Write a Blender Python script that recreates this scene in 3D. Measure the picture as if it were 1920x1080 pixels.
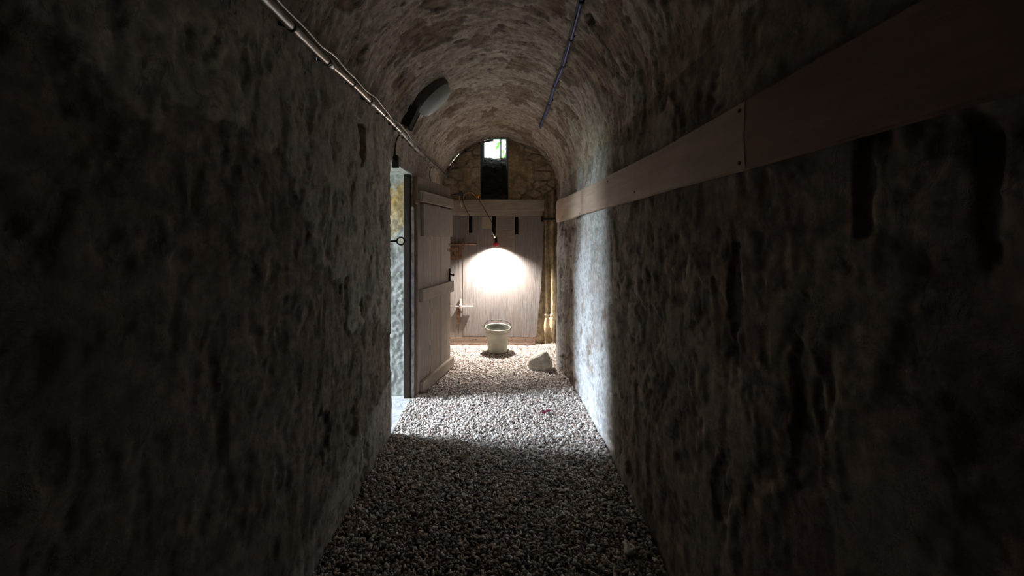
import bpy, bmesh, math, random
import numpy as np
from mathutils import Vector, Matrix

for o in list(bpy.data.objects):
    bpy.data.objects.remove(o)
C = bpy.context.scene.collection
sc = bpy.context.scene

# ------------------------------------------------------------------ camera, world, exposure
FPX = 720.0; VX, VY = 937.0, 450.0; CH = 1.45
cam_d = bpy.data.cameras.new('camera'); cam = bpy.data.objects.new('camera', cam_d); C.objects.link(cam)
cam.location = (0, 0, CH); cam.rotation_euler = (math.radians(90), 0, 0)
cam_d.sensor_width = 36; cam_d.lens = 36*FPX/1920
cam_d.shift_x = (960-VX)/1920; cam_d.shift_y = -(540-VY)/1920
cam_d.clip_start = 0.02
sc.camera = cam
sc.view_settings.view_transform = 'Standard'; sc.view_settings.look = 'None'
sc.view_settings.gamma = 1; sc.view_settings.use_curve_mapping = False
sc.view_settings.exposure = 0.3

SKY = 66.0; LAMP = 300.0
w = bpy.data.worlds.new('world'); sc.world = w; w.use_nodes = True
nt = w.node_tree; nt.nodes.clear()
out = nt.nodes.new('ShaderNodeOutputWorld'); bg = nt.nodes.new('ShaderNodeBackground')
tc = nt.nodes.new('ShaderNodeTexCoord'); sep = nt.nodes.new('ShaderNodeSeparateXYZ'); rp = nt.nodes.new('ShaderNodeValToRGB')
nt.links.new(tc.outputs['Generated'], sep.inputs[0])
mr = nt.nodes.new('ShaderNodeMapRange'); mr.inputs[1].default_value = -1; mr.inputs[2].default_value = 1
nt.links.new(sep.outputs[2], mr.inputs[0]); nt.links.new(mr.outputs[0], rp.inputs[0])
rp.color_ramp.elements[0].position = 0.47; rp.color_ramp.elements[0].color = (.22, .25, .22, 1)
rp.color_ramp.elements[1].position = 0.53; rp.color_ramp.elements[1].color = (.52, .61, .72, 1)
e_ = rp.color_ramp.elements.new(.72); e_.color = (1.25, 1.45, 1.7, 1)
nt.links.new(rp.outputs[0], bg.inputs[0])
# sky made far brighter towards the doorway (-x), cut elsewhere so window leaves stay green
mx_ = nt.nodes.new('ShaderNodeMapRange'); mx_.inputs[1].default_value = -.95; mx_.inputs[2].default_value = -.45; mx_.inputs[3].default_value = SKY; mx_.inputs[4].default_value = SKY*.03
nt.links.new(sep.outputs[0], mx_.inputs[0]); nt.links.new(mx_.outputs[0], bg.inputs[1])
nt.links.new(bg.outputs[0], out.inputs[0])

# the daylight comes in by the doorway on the left and by the small window: portals guide the sky sampling
def portal(loc, rot, sx, sy):
    l = bpy.data.lights.new('sky_portal', 'AREA'); l.shape = 'RECTANGLE'; l.size = sx; l.size_y = sy
    l.cycles.is_portal = True
    o = bpy.data.objects.new('sky_portal', l); C.objects.link(o); o.location = loc; o.rotation_euler = rot
portal((-3.1, 3.20, 3.02), (0, 0, 0), 2.3, .88)
portal((-4.22, 3.20, 1.5), (0, math.radians(-90), 0), 3.1, .88)
portal((-.09, 6.42, 2.95), (math.radians(-90), 0, 0), .45, .5)

LAMP_POS = Vector((-.05, 5.15, 1.352))
ld = bpy.data.lights.new('work_lamp_light', 'SPOT'); ld.energy = LAMP; ld.spot_size = math.radians(138); ld.spot_blend = .8
ld.shadow_soft_size = .018; ld.color = (1, .95, .90)
lo = bpy.data.objects.new('work_lamp_light', ld); C.objects.link(lo); lo.location = LAMP_POS
lo.rotation_euler = (math.radians(15), 0, 0)

# ------------------------------------------------------------------ noise
rs = np.random.RandomState(7)
PERM = np.concatenate([rs.permutation(256)]*3); GA = rs.rand(256)*2*np.pi; GX, GY = np.cos(GA), np.sin(GA)
def pn(x, y):
    xi = np.floor(x).astype(int); yi = np.floor(y).astype(int); xf = x-xi; yf = y-yi; xi &= 255; yi &= 255
    u = xf*xf*xf*(xf*(xf*6-15)+10); v = yf*yf*yf*(yf*(yf*6-15)+10)
    def g(i, j, dx, dy):
        k = PERM[PERM[(xi+i) & 255]+((yi+j) & 255)]
        return GX[k]*dx+GY[k]*dy
    a = g(0, 0, xf, yf); b = g(1, 0, xf-1, yf); c = g(0, 1, xf, yf-1); d = g(1, 1, xf-1, yf-1)
    return (a+(b-a)*u+((c+(d-c)*u)-(a+(b-a)*u))*v)*1.5
def fbm(x, y, o=4, seed=0.0, g=.5):
    t = 0; a = 1; s = 0
    for i in range(o):
        t = t+a*pn(x*2**i+seed+17.3*i, y*2**i+seed*1.7+9.1*i); s += a; a *= g
    return t/s
def sst(a, b, x):
    t = np.clip((x-a)/(b-a), 0, 1); return t*t*(3-2*t)

# ------------------------------------------------------------------ materials
def mat(name):
    m = bpy.data.materials.new(name); m.use_nodes = True
    n = m.node_tree; b = n.nodes['Principled BSDF']; return m, n, b
def simple(name, col, rough=.6, metal=0.0, bump=0.0, bscale=60, var=0.12, vscale=12, stretch=(1, 1, 1), spec=.4):
    m, n, b = mat(name)
    tcn = n.nodes.new('ShaderNodeTexCoord'); mp = n.nodes.new('ShaderNodeMapping'); mp.inputs['Scale'].default_value = stretch
    n.links.new(tcn.outputs['Object'], mp.inputs[0])
    ns = n.nodes.new('ShaderNodeTexNoise'); ns.inputs['Scale'].default_value = vscale; ns.inputs['Detail'].default_value = 5
    n.links.new(mp.outputs[0], ns.inputs['Vector'])
    r = n.nodes.new('ShaderNodeValToRGB')
    r.color_ramp.elements[0].position = .3; r.color_ramp.elements[1].position = .7
    r.color_ramp.elements[0].color = tuple(max(0, c*(1-var*2)) for c in col)+(1,)
    r.color_ramp.elements[1].color = tuple(min(1, c*(1+var)) for c in col)+(1,)
    n.links.new(ns.outputs[0], r.inputs[0]); n.links.new(r.outputs[0], b.inputs['Base Color'])
    b.inputs['Roughness'].default_value = rough; b.inputs['Metallic'].default_value = metal
    b.inputs['Specular IOR Level'].default_value = spec
    if bump:
        n2 = n.nodes.new('ShaderNodeTexNoise'); n2.inputs['Scale'].default_value = bscale; n2.inputs['Detail'].default_value = 4
        n.links.new(mp.outputs[0], n2.inputs['Vector'])
        bp = n.nodes.new('ShaderNodeBump'); bp.inputs['Strength'].default_value = .8; bp.inputs['Distance'].default_value = bump
        n.links.new(n2.outputs[0], bp.inputs['Height']); n.links.new(bp.outputs[0], b.inputs['Normal'])
    return m
def mixc(n, fac, a, b, mode='MIX'):
    x = n.nodes.new('ShaderNodeMix'); x.data_type = 'RGBA'; x.blend_type = mode
    for s, v in ((x.inputs[0], fac), (x.inputs[6], a), (x.inputs[7], b)):
        if isinstance(v, (int, float)): s.default_value = v
        elif isinstance(v, tuple): s.default_value = v+(1,) if len(v) == 3 else v
        else: n.links.new(v, s)
    return x.outputs[2]
def noise(n, vec, scale, detail=5, rough=.55, lo_=.35, hi=.65, dist=0):
    a = n.nodes.new('ShaderNodeTexNoise'); a.inputs['Scale'].default_value = scale; a.inputs['Detail'].default_value = detail
    a.inputs['Roughness'].default_value = rough; a.inputs['Distortion'].default_value = dist
    n.links.new(vec, a.inputs['Vector'])
    r = n.nodes.new('ShaderNodeMapRange'); r.inputs[1].default_value = lo_; r.inputs[2].default_value = hi
    n.links.new(a.outputs[0], r.inputs[0]); return r.outputs[0], a.outputs[0]
def plaster(name, light, light2, brown, brown2, stretch=(1, 1, 1), white=(.5, .52, .5), crk=(1, 1.5, .8), crf=.45, cs=1.0, cw=.012):
    """lime plaster (attribute loss = 0) over bare stone (loss = 1)"""
    m, n, b = mat(name)
    tcn = n.nodes.new('ShaderNodeTexCoord'); mp = n.nodes.new('ShaderNodeMapping'); mp.inputs['Scale'].default_value = stretch
    n.links.new(tcn.outputs['Object'], mp.inputs[0]); v = mp.outputs[0]
    at = n.nodes.new('ShaderNodeAttribute'); at.attribute_name = 'loss'
    aw = n.nodes.new('ShaderNodeAttribute'); aw.attribute_name = 'lime'  # pale coat; on the right wall it also carries painted light
    f1, _ = noise(n, v, 2.6); f2, _ = noise(n, v, 6, 6, .6, .42, .58, .6); f3, r3 = noise(n, v, 22, 6, .65, .4, .62)
    pl = mixc(n, f1, light, light2)
    pl = mixc(n, aw.outputs['Fac'], pl, white)
    br = mixc(n, f2, brown, brown2)
    base = mixc(n, at.outputs['Fac'], pl, br)
    f5, _ = noise(n, v, 9, 8, .7, .55, .60, .8)          # small patches where only the skim coat has gone
    mm = n.nodes.new('ShaderNodeMath'); mm.operation = 'MULTIPLY'; n.links.new(f5, mm.inputs[0]); mm.inputs[1].default_value = .35
    base = mixc(n, mm.outputs[0], base, brown)
    m3 = n.nodes.new('ShaderNodeMapRange'); m3.inputs[3].default_value = .72; m3.inputs[4].default_value = 1.12
    n.links.new(f3, m3.inputs[0])
    cmb = n.nodes.new('ShaderNodeCombineXYZ')
    for i in range(3): n.links.new(m3.outputs[0], cmb.inputs[i])
    base = mixc(n, 1.0, base, cmb.outputs[0], 'MULTIPLY')
    mc = n.nodes.new('ShaderNodeMapping'); mc.inputs['Scale'].default_value = crk; n.links.new(tcn.outputs['Object'], mc.inputs[0])
    def line(scale, wd_, dist, mscale, m0, m1, seed):
        off = n.nodes.new('ShaderNodeMapping'); off.inputs['Location'].default_value = (seed, seed*.7, -seed); n.links.new(mc.outputs[0], off.inputs[0])
        _, rr = noise(n, off.outputs[0], scale, 5, .6, dist=dist)
        a = n.nodes.new('ShaderNodeMath'); a.operation = 'SUBTRACT'; n.links.new(rr, a.inputs[0]); a.inputs[1].default_value = .5
        c = n.nodes.new('ShaderNodeMath'); c.operation = 'ABSOLUTE'; n.links.new(a.outputs[0], c.inputs[0])
        d = n.nodes.new('ShaderNodeMapRange'); d.inputs[1].default_value = 0; d.inputs[2].default_value = wd_; d.inputs[3].default_value = 1; d.inputs[4].default_value = 0; n.links.new(c.outputs[0], d.inputs[0])
        e, _ = noise(n, off.outputs[0], mscale, 3, .5, m0, m1)
        g = n.nodes.new('ShaderNodeMath'); g.operation = 'MULTIPLY'; n.links.new(d.outputs[0], g.inputs[0]); n.links.new(e, g.inputs[1]); return g.outputs[0]
    l1 = line(3.2*cs, cw, .4, 6, .50, .56, 1.3); l2 = line(7*cs, cw, .2, 9, .52, .58, 7.7)
    lm = n.nodes.new('ShaderNodeMath'); lm.operation = 'MAXIMUM'; n.links.new(l1, lm.inputs[0]); n.links.new(l2, lm.inputs[1])
    lf = n.nodes.new('ShaderNodeMath'); lf.operation = 'MULTIPLY'; n.links.new(lm.outputs[0], lf.inputs[0]); lf.inputs[1].default_value = crf
    base = mixc(n, lf.outputs[0], base, tuple(x*.35 for x in brown))
    n.links.new(base, b.inputs['Base Color']); b.inputs['Roughness'].default_value = .93; b.inputs['Specular IOR Level'].default_value = .15
    _, r4 = noise(n, v, 55, 8, .7)
    bp1 = n.nodes.new('ShaderNodeBump'); bp1.inputs['Distance'].default_value = .004; bp1.inputs['Strength'].default_value = .7
    n.links.new(r4, bp1.inputs['Height'])
    bp2 = n.nodes.new('ShaderNodeBump'); bp2.inputs['Distance'].default_value = .0012; bp2.inputs['Strength'].default_value = .8
    n.links.new(f5, bp2.inputs['Height']); bp2.invert = True; n.links.new(bp1.outputs[0], bp2.inputs['Normal'])
    n.links.new(bp2.outputs[0], b.inputs['Normal'])
    return m
def wood(name, a, b_, axis=2, scale=5, rough=.8, warm=None):
    """weathered timber, grain along the given object axis"""
    m, n, b = mat(name)
    tcn = n.nodes.new('ShaderNodeTexCoord'); mp = n.nodes.new('ShaderNodeMapping')
    s = [9, 9, 9]; s[axis] = .8; mp.inputs['Scale'].default_value = s
    n.links.new(tcn.outputs['Object'], mp.inputs[0]); v = mp.outputs[0]
    f1, r1 = noise(n, v, scale, 8, .65, .35, .68, .4); f2, _ = noise(n, tcn.outputs['Object'], 3.2, 5, .6, .4, .62)
    c = mixc(n, f1, a, b_)
    mm = n.nodes.new('ShaderNodeMath'); mm.operation = 'MULTIPLY'; n.links.new(f2, mm.inputs[0]); mm.inputs[1].default_value = .55
    c = mixc(n, mm.outputs[0], c, warm or tuple(x*.6 for x in a))
    n.links.new(c, b.inputs['Base Color']); b.inputs['Roughness'].default_value = rough; b.inputs['Specular IOR Level'].default_value = .25
    bp = n.nodes.new('ShaderNodeBump'); bp.inputs['Distance'].default_value = .004; bp.inputs['Strength'].default_value = .8
    n.links.new(r1, bp.inputs['Height']); n.links.new(bp.outputs[0], b.inputs['Normal'])
    return m

M = {}
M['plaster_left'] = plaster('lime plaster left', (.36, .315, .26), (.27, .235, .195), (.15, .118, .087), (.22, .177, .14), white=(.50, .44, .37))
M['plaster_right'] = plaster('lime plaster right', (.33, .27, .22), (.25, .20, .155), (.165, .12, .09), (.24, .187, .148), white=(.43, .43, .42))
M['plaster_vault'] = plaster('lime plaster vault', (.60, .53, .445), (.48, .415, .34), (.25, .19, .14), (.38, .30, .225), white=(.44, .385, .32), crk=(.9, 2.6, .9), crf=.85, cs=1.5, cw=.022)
M['reveal'] = plaster('reveal plaster', (.72, .50, .22), (.74, .62, .40), (.50, .50, .46), (.36, .37, .34), white=(.70, .74, .72))
M['rubble'] = plaster('rubble end wall', (.60, .50, .38), (.45, .37, .27), (.52, .40, .25), (.30, .23, .14), white=(.72, .62, .45))
M['shaft_shade'] = plaster('shade-dark shaft stone', (.10, .085, .06), (.07, .06, .045), (.06, .05, .035), (.09, .075, .05))  # near-black colour stands in for the shade inside the shaft
M['floor'] = simple('earth floor', (.20, .17, .14), .95, bump=.01, bscale=40)
M['mossy'] = simple('mossy added wall stone', (.26, .27, .24), .95, bump=.01, bscale=20)
M['slab'] = simple('threshold stone', (.34, .34, .33), .9, bump=.008, bscale=30)
M['oak'] = wood('weathered oak', (.35, .285, .23), (.21, .165, .13), 2)
M['oak_x'] = wood('weathered oak batten', (.36, .29, .225), (.25, .195, .15), 0)
M['panel'] = simple('faded panel', (.24, .195, .155), .85, bump=.002, var=.08)
M['darkwood'] = wood('dark frame timber', (.035, .022, .014), (.02, .013, .009), 2)
M['paintwood'] = wood('whitewashed timber', (.27, .245, .235), (.15, .125, .11), 2, 5, warm=(.27, .22, .19))
M['flaky'] = simple('flaking lilac paint', (.50, .45, .46), .8, bump=.004, bscale=30, var=.3, vscale=18)
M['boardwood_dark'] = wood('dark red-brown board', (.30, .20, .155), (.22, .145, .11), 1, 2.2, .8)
M['railwood'] = wood('rail timber', (.46, .385, .305), (.33, .27, .21), 0)
M['redwood'] = wood('worn red-brown timber', (.31, .21, .155), (.20, .14, .10), 0)
M['boardwood'] = wood('pinkish sawn board', (.48, .37, .29), (.36, .27, .21), 1, 2.2, .75, warm=(.34, .24, .19))
M['blackiron'] = simple('black iron', (.02, .02, .02), .55, .3, bump=.001)
M['void'] = simple('dark slot interior', (.008, .008, .008), 1, spec=0)
M['rust'] = simple('rusted iron', (.28, .15, .09), .85, .2, bump=.003, bscale=70, var=.3, vscale=25)
M['paleiron'] = simple('pale worn iron', (.55, .47, .40), .55, .3, bump=.001, var=.15)
M['steel'] = simple('galvanised steel pipe', (.62, .60, .58), .28, .9, var=.08)
M['clip'] = simple('dark pipe clip', (.06, .055, .05), .45, .5)
M['blueplastic'] = simple('blue grey plastic conduit', (.07, .11, .34), .4, var=.08, spec=.6)
M['blackplastic'] = simple('black plastic', (.03, .03, .028), .5)
M['blackcable'] = simple('black cable', (.02, .02, .02), .45)
M['greyplastic'] = simple('dark grey cast housing', (.15, .13, .12), .6, bump=.0008)
M['beige'] = simple('beige plastic', (.52, .38, .20), .5)
M['orange'] = simple('orange plastic', (.75, .30, .07), .45)
M['redplastic'] = simple('red plastic', (.75, .06, .07), .4)
M['chrome'] = simple('chrome', (.8, .8, .8), .15, 1, var=.02)
M['zinc'] = simple('galvanised zinc', (.30, .29, .23), .5, .4, bump=.0012, bscale=25, var=.1, vscale=9)
M['zinc_shade'] = simple('galvanised zinc shade inside', (.17, .17, .14), .6, .3)  # darker copy of the zinc: the bucket's inner shade put into colour
M['stone'] = simple('limestone', (.66, .63, .55), .92, bump=.012, bscale=38, var=.16, vscale=14)
M['paper'] = simple('yellowed paper', (.42, .34, .24), .9, var=.05)
M['notice'] = simple('grey notice sheet', (.29, .245, .20), .85, var=.05)
M['ink'] = simple('faded ink', (.14, .11, .09), .9, var=.05)
M['stamp'] = simple('stencil ink', (.20, .13, .10), .9, var=.05)
M['redleaf'] = simple('dark red leaf', (.20, .03, .05), .6)
M['paleleaf'] = simple('dry pale leaf', (.42, .34, .24), .7)
M['pinkdust'] = simple('scuffed timber', (.5, .44, .4), .8)
def glass_mat():
    m, n, b = mat('frosted glass'); b.inputs['Base Color'].default_value = (.82, .86, .84, 1)
    b.inputs['Roughness'].default_value = .22; b.inputs['Transmission Weight'].default_value = .25; b.inputs['IOR'].default_value = 1.45
    return m
M['glass'] = glass_mat()
def led_mat():
    m, n, b = mat('led lens'); b.inputs['Base Color'].default_value = (1, 1, 1, 1)
    b.inputs['Emission Color'].default_value = (1, .97, .92, 1); b.inputs['Emission Strength'].default_value = 30; return m
M['led'] = led_mat()
def leafy():
    m, n, b = mat('bright green leaves'); tcn = n.nodes.new('ShaderNodeTexCoord')
    f, _ = noise(n, tcn.outputs['Object'], 6, 3, .5, .4, .6)
    c = mixc(n, f, (.03, .10, .015), (.12, .26, .04)); n.links.new(c, b.inputs['Base Color'])
    b.inputs['Roughness'].default_value = .5
    t = n.nodes.new('ShaderNodeBsdfTranslucent'); n.links.new(c, t.inputs[0])
    mx = n.nodes.new('ShaderNodeMixShader'); mx.inputs[0].default_value = .6
    n.links.new(b.outputs[0], mx.inputs[1]); n.links.new(t.outputs[0], mx.inputs[2])
    n.links.new(mx.outputs[0], n.nodes['Material Output'].inputs[0]); return m
M['leaves'] = leafy()
def gravel_mat():
    m, n, b = mat('river gravel'); at = n.nodes.new('ShaderNodeAttribute'); at.attribute_name = 'tone'
    r = n.nodes.new('ShaderNodeValToRGB'); el = r.color_ramp.elements
    el[0].position = 0; el[0].color = (.11, .075, .06, 1); el[1].position = 1; el[1].color = (.80, .75, .71, 1)
    for p, c in ((.2, (.24, .18, .15)), (.45, (.46, .39, .35)), (.6, (.50, .38, .30)), (.75, (.62, .58, .54))):
        e = el.new(p); e.color = c+(1,)
    n.links.new(at.outputs['Fac'], r.inputs[0]); n.links.new(r.outputs[0], b.inputs['Base Color'])
    b.inputs['Roughness'].default_value = .55; b.inputs['Specular IOR Level'].default_value = .4; return m
M['gravel'] = gravel_mat()

# ------------------------------------------------------------------ object helpers
def link(o): C.objects.link(o); return o
def setp(o, label=None, cat=None, group=None, kind=None):
    for k, v in (('label', label), ('category', cat), ('group', group), ('kind', kind)):
        if v: o[k] = v
    return o
def empty(name, loc, label, cat, rz=0, group=None, kind=None):
    o = link(bpy.data.objects.new(name, None)); o.location = loc; o.rotation_euler = (0, 0, rz); o.empty_display_size = .05
    return setp(o, label, cat, group, kind)
def obj(name, bm, m, parent=None, smooth=False, sub=0):
    me = bpy.data.meshes.new(name); bmesh.ops.recalc_face_normals(bm, faces=bm.faces[:]); bm.to_mesh(me); bm.free()
    me.materials.append(m)
    if smooth:
        for p in me.polygons: p.use_smooth = True
    o = link(bpy.data.objects.new(name, me))
    if parent: o.parent = parent
    if sub:
        s = o.modifiers.new('sub', 'SUBSURF'); s.levels = sub; s.render_levels = sub
    return o
def box(bm, x0, x1, y0, y1, z0, z1, bev=.003):
    n = bmesh.new()
    r = bmesh.ops.create_cube(n, size=1)
    for v in n.verts:
        v.co = Vector(((x0+x1)/2+v.co.x*(x1-x0), (y0+y1)/2+v.co.y*(y1-y0), (z0+z1)/2+v.co.z*(z1-z0)))
    if bev: bmesh.ops.bevel(n, geom=n.edges[:], offset=bev, segments=2, affect='EDGES', profile=.6)
    merge(bm, n)
def merge(bm, n):
    me = bpy.data.meshes.new('tmp'); n.to_mesh(me); n.free(); bm.from_mesh(me); bpy.data.meshes.remove(me)
def tube(bm, pts, r, seg=10, cap=True, closed=False):
    pts = [Vector(p) for p in pts]; N = len(pts); rings = []
    rr = r if isinstance(r, (list, tuple)) else [r]*N
    up = Vector((0, 0, 1)); prev = None
    for i, p in enumerate(pts):
        if closed: t = pts[(i+1) % N]-pts[i-1]
        else: t = pts[min(i+1, N-1)]-pts[max(i-1, 0)]
        t.normalize()
        if prev is None:
            a = t.cross(up)
            if a.length < .1: a = t.cross(Vector((1, 0, 0)))
        else: a = prev-t*prev.dot(t)
        a.normalize(); prev = a; b = t.cross(a)
        rings.append([bm.verts.new(p+(a*math.cos(k*2*math.pi/seg)+b*math.sin(k*2*math.pi/seg))*rr[i]) for k in range(seg)])
    for i in range(N if closed else N-1):
        A, B = rings[i], rings[(i+1) % N]
        for k in range(seg): bm.faces.new((A[k], A[(k+1) % seg], B[(k+1) % seg], B[k]))
    if cap and not closed:
        bm.faces.new(rings[0][::-1]); bm.faces.new(rings[-1])
def lathe(bm, prof, c=(0, 0, 0), axis=(0, 0, 1), seg=32, capend=False):
    ax = Vector(axis).normalized(); q = Vector((0, 0, 1)).rotation_difference(ax); c = Vector(c); R = []
    for r, z in prof:
        if r < 1e-6: R.append([bm.verts.new(c+q @ Vector((0, 0, z)))])
        else: R.append([bm.verts.new(c+q @ Vector((r*math.cos(k*2*math.pi/seg), r*math.sin(k*2*math.pi/seg), z))) for k in range(seg)])
    for A, B in zip(R[:-1], R[1:]):
        for k in range(seg):
            k2 = (k+1) % seg
            if len(A) == 1 and len(B) == 1: continue
            if len(A) == 1: bm.faces.new((A[0], B[k2], B[k]))
            elif len(B) == 1: bm.faces.new((A[k], A[k2], B[0]))
            else: bm.faces.new((A[k], A[k2], B[k2], B[k]))
def smooth_pts(pts, n=8):
    P = [Vector(p) for p in pts]; out = []
    for i in range(len(P)-1):
        p0 = P[max(i-1, 0)]; p1 = P[i]; p2 = P[i+1]; p3 = P[min(i+2, len(P)-1)]
        for k in range(n):
            t = k/n
            out.append(.5*((2*p1)+(p2-p0)*t+(2*p0-5*p1+4*p2-p3)*t*t+(3*p1-p0-3*p2+p3)*t**3))
    out.append(P[-1]); return out
def grid(name, P, m, keep=None, attrs=None, parent=None):
    """P (n,m,3) -> smooth shaded grid mesh"""
    n, k = P.shape[:2]; idx = np.arange(n*k).reshape(n, k)
    q = np.stack([idx[:-1, :-1], idx[1:, :-1], idx[1:, 1:], idx[:-1, 1:]], -1)
    if keep is not None: q = q[keep]
    q = q.reshape(-1, 4).astype(np.int32); nf = len(q)
    me = bpy.data.meshes.new(name); me.vertices.add(n*k); me.vertices.foreach_set('co', P.reshape(-1).astype(np.float32))
    me.loops.add(nf*4); me.loops.foreach_set('vertex_index', q.reshape(-1)); me.polygons.add(nf)
    me.polygons.foreach_set('loop_start', np.arange(nf, dtype=np.int32)*4); me.polygons.foreach_set('use_smooth', np.ones(nf, bool))
    me.update(calc_edges=True)
    for a, v in (attrs or {}).items():
        at = me.attributes.new(a, 'FLOAT', 'POINT'); at.data.foreach_set('value', v.reshape(-1).astype(np.float32))
    me.materials.append(m); o = link(bpy.data.objects.new(name, me))
    if parent: o.parent = parent
    return o
def W(px, py, d):                                  # a point seen at a pixel of the photograph, at distance d along the tunnel
    return Vector(((px-VX)*d/FPX, d, CH-(py-VY)*d/FPX))

# ------------------------------------------------------------------ tunnel shell
SPR = 2.13; RISE = .74; HL = .80; YEND = 5.38
ys = np.concatenate([np.arange(-4, .4, .05), np.arange(.4, YEND+.001, .01)]); ys = np.round(ys, 4)
def xr(y, z):                                       # right wall plane with its bulges
    y = np.asarray(y, float); z = np.asarray(z, float)
    lowz = 1-sst(1.3, 2.1, z)
    return .73+.07*sst(4.6, 5.3, y)-.065*np.exp(-((y-4.35)/.33)**2)*lowz-.012*sst(3.60, 3.66, y)*lowz*(1-sst(4.4, 5, y))
holes_l = [  # (s, y, rs, ry, depth) on the unrolled section, left wall
    (2.06, 2.25, .17, .055, .09), (1.60, 2.62, .08, .05, .02), (1.15, 2.02, .10, .04, .015), (.55, 1.75, .12, .09, .02), (.42, 2.1, .10, .1, .018), (1.3, 2.5, .12, .04, .012)]
def hole(s, y, h, L):
    t = 0
    wob = 1+.35*pn(s*14+3, y*14+8)+.2*pn(s*40, y*40)
    for (a, b, rs_, ry, d) in L:
        r = np.sqrt(((s-a)/rs_)**2+((y-b)/ry)**2)*wob
        t = t+d*(1-sst(.75, 1.05, r))
    return h-t
ARCN = 240
th = np.linspace(0, np.pi, ARCN+1)                  # 0 = left spring, pi = right spring
arc_s = np.concatenate([[0], np.cumsum(np.hypot(np.diff(-HL*np.cos(th)), np.diff(RISE*np.sin(th))))]); ARCL = arc_s[-1]
def relief(S, Y, bias, ax=1.0, ay=1.0, st=1.0):
    """height (towards the tunnel) and plaster loss on the unrolled section (S, Y)"""
    big = .020*fbm(S*.95, Y*.8, 3, 3.3)
    Ls = fbm(S*1.9, Y*1.9, 5, 11.7, .6)+bias
    loss = sst(0, .045, Ls)
    rough = fbm(S*5.5, Y*12, 4, 5.1, .6)
    bill = np.abs(fbm(S*6, Y*7, 4, 40.2, .55))
    T = fbm(S*5.5*ax, Y*8*ay, 4, 23.4, .62); T2 = fbm(S*12*ax, Y*18*ay, 3, 61.4, .6)
    k = .25+.75*sst(.8, 2.3, Y)
    h = big-.011*loss*k+k*(rough*(.0025+.006*loss)-bill*.002*loss)
    h = h-(.4+.6*k)*(.006*sst(.08, .10, T)+.006*sst(.24, .26, T)+.0022*sst(.14, .17, T2)+.006*sst(.16, .18, -T)*(st > 1))
    h = h+.0012*pn(S*70, Y*70)
    loss2 = np.clip(loss+(.10+.4*(st > 1))*sst(.06, .10, T)*(1-loss)+(.10+.2*(st > 1))*sst(.12, .17, T2), 0, 1)
    return h, loss2
# left wall -------------------------------------------------------
zs = np.round(np.concatenate([[-.08], np.arange(0, SPR+.001, .01)]), 4)
Y, S = np.meshgrid(ys, zs)
top = np.interp(Y, [-2, 1.0, 1.2, 1.5, 1.62, 1.7, 2.0, 2.6, 2.86, 6], [1.95, 1.88, 1.80, 1.74, 1.56, 1.35, 1.15, .95, .9, .9])
bias = np.clip((top-S)*2.2, -.75, .55)
lowp = np.interp(Y, [0, 1.4, 2.2, 2.86], [.0, .25, .55, .62]); bias = bias-sst(0, .25, lowp-S)*.75
h, loss = relief(S, Y, bias-.05)
# the rough bare-stone field on the left wall has deeper relief
h = h+.010*(.35+.65*sst(.9, 2.2, Y))*fbm(S*3.2, Y*5, 5, 77.7, .6)*sst(0, .4, bias)
h = hole(S, Y, h, holes_l)
OY0, OY1, OZ = 2.86, 3.54, 2.05
dopen = np.where((S < OZ+.1), np.minimum(np.abs(Y-OY0), np.abs(Y-OY1)), 9.)
h = h-.012*np.exp(-dopen/.02)
inn = (Y > OY1); h = np.where(inn, h*.6, h)
XL = -HL+h
P = np.stack([XL, Y, S], -1)
yc = (Y[:-1, :-1]+Y[1:, 1:])/2; zc = (S[:-1, :-1]+S[1:, 1:])/2
keep = ~((yc > OY0) & (yc < OY1) & (zc < OZ))
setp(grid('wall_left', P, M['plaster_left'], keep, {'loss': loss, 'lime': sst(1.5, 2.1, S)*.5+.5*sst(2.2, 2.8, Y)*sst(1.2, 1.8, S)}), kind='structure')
hl_top = h[-1]; loss_top = loss[-1]
# right wall ------------------------------------------------------
SR = ARCL+2*SPR-S
patch = np.maximum(1-((Y-.85)/.55)**2-((S-2.05)/.26)**2, 1-((Y-.55)/.35)**2-((S-.55)/.5)**2)
bias = .02+.35*np.clip(-patch*2, -.8, 1)*.3-.5*np.clip(patch, 0, 1)
far = sst(2.2, 2.9, Y); bias = bias-.22*far
h, loss = relief(SR, Y, bias)
h = h+.008*(.35+.65*sst(.9, 2.2, Y))*fbm(SR*2.5, Y*5, 5, 91.7, .6)*(1-far*.5)
holes_r = [(1.28, 1.20, .16, .035, .035), (1.0, .92, .22, .05, .03), (1.1, .87, .10, .03, .02), (1.56, .77, .10, .02, .04), (1.50, .575, .10, .015, .03),
           (.62, 1.28, .10, .05, .03), (.55, .76, .13, .05, .035), (.42, 2.05, .30, .05, .03), (.30, 1.9, .2, .04, .03), (1.16, 1.06, .07, .02, .02), (.95, 1.35, .08, .03, .015)]
h = hole(S, Y, h, [q[:4]+(q[4]*.4,) for q in holes_r])
lime = np.clip(sst(2.45, 2.75, Y)*(1-sst(3.62, 3.72, Y))*(1-.7*sst(2.0, 2.4, S))+.95*sst(3.95, 4.15, Y)*(1-sst(1.5, 2.3, S)*.6), 0, 1)  # white coat, with daylight and lamplight painted in and a shaded strip between
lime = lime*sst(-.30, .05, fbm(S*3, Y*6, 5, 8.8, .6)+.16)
hr_top = h[-1].copy(); P = np.stack([xr(Y, S)-h, Y, S], -1)
setp(grid('wall_right', P, M['plaster_right'], None, {'loss': loss*(1-.6*lime), 'lime': lime}), kind='structure')
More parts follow.
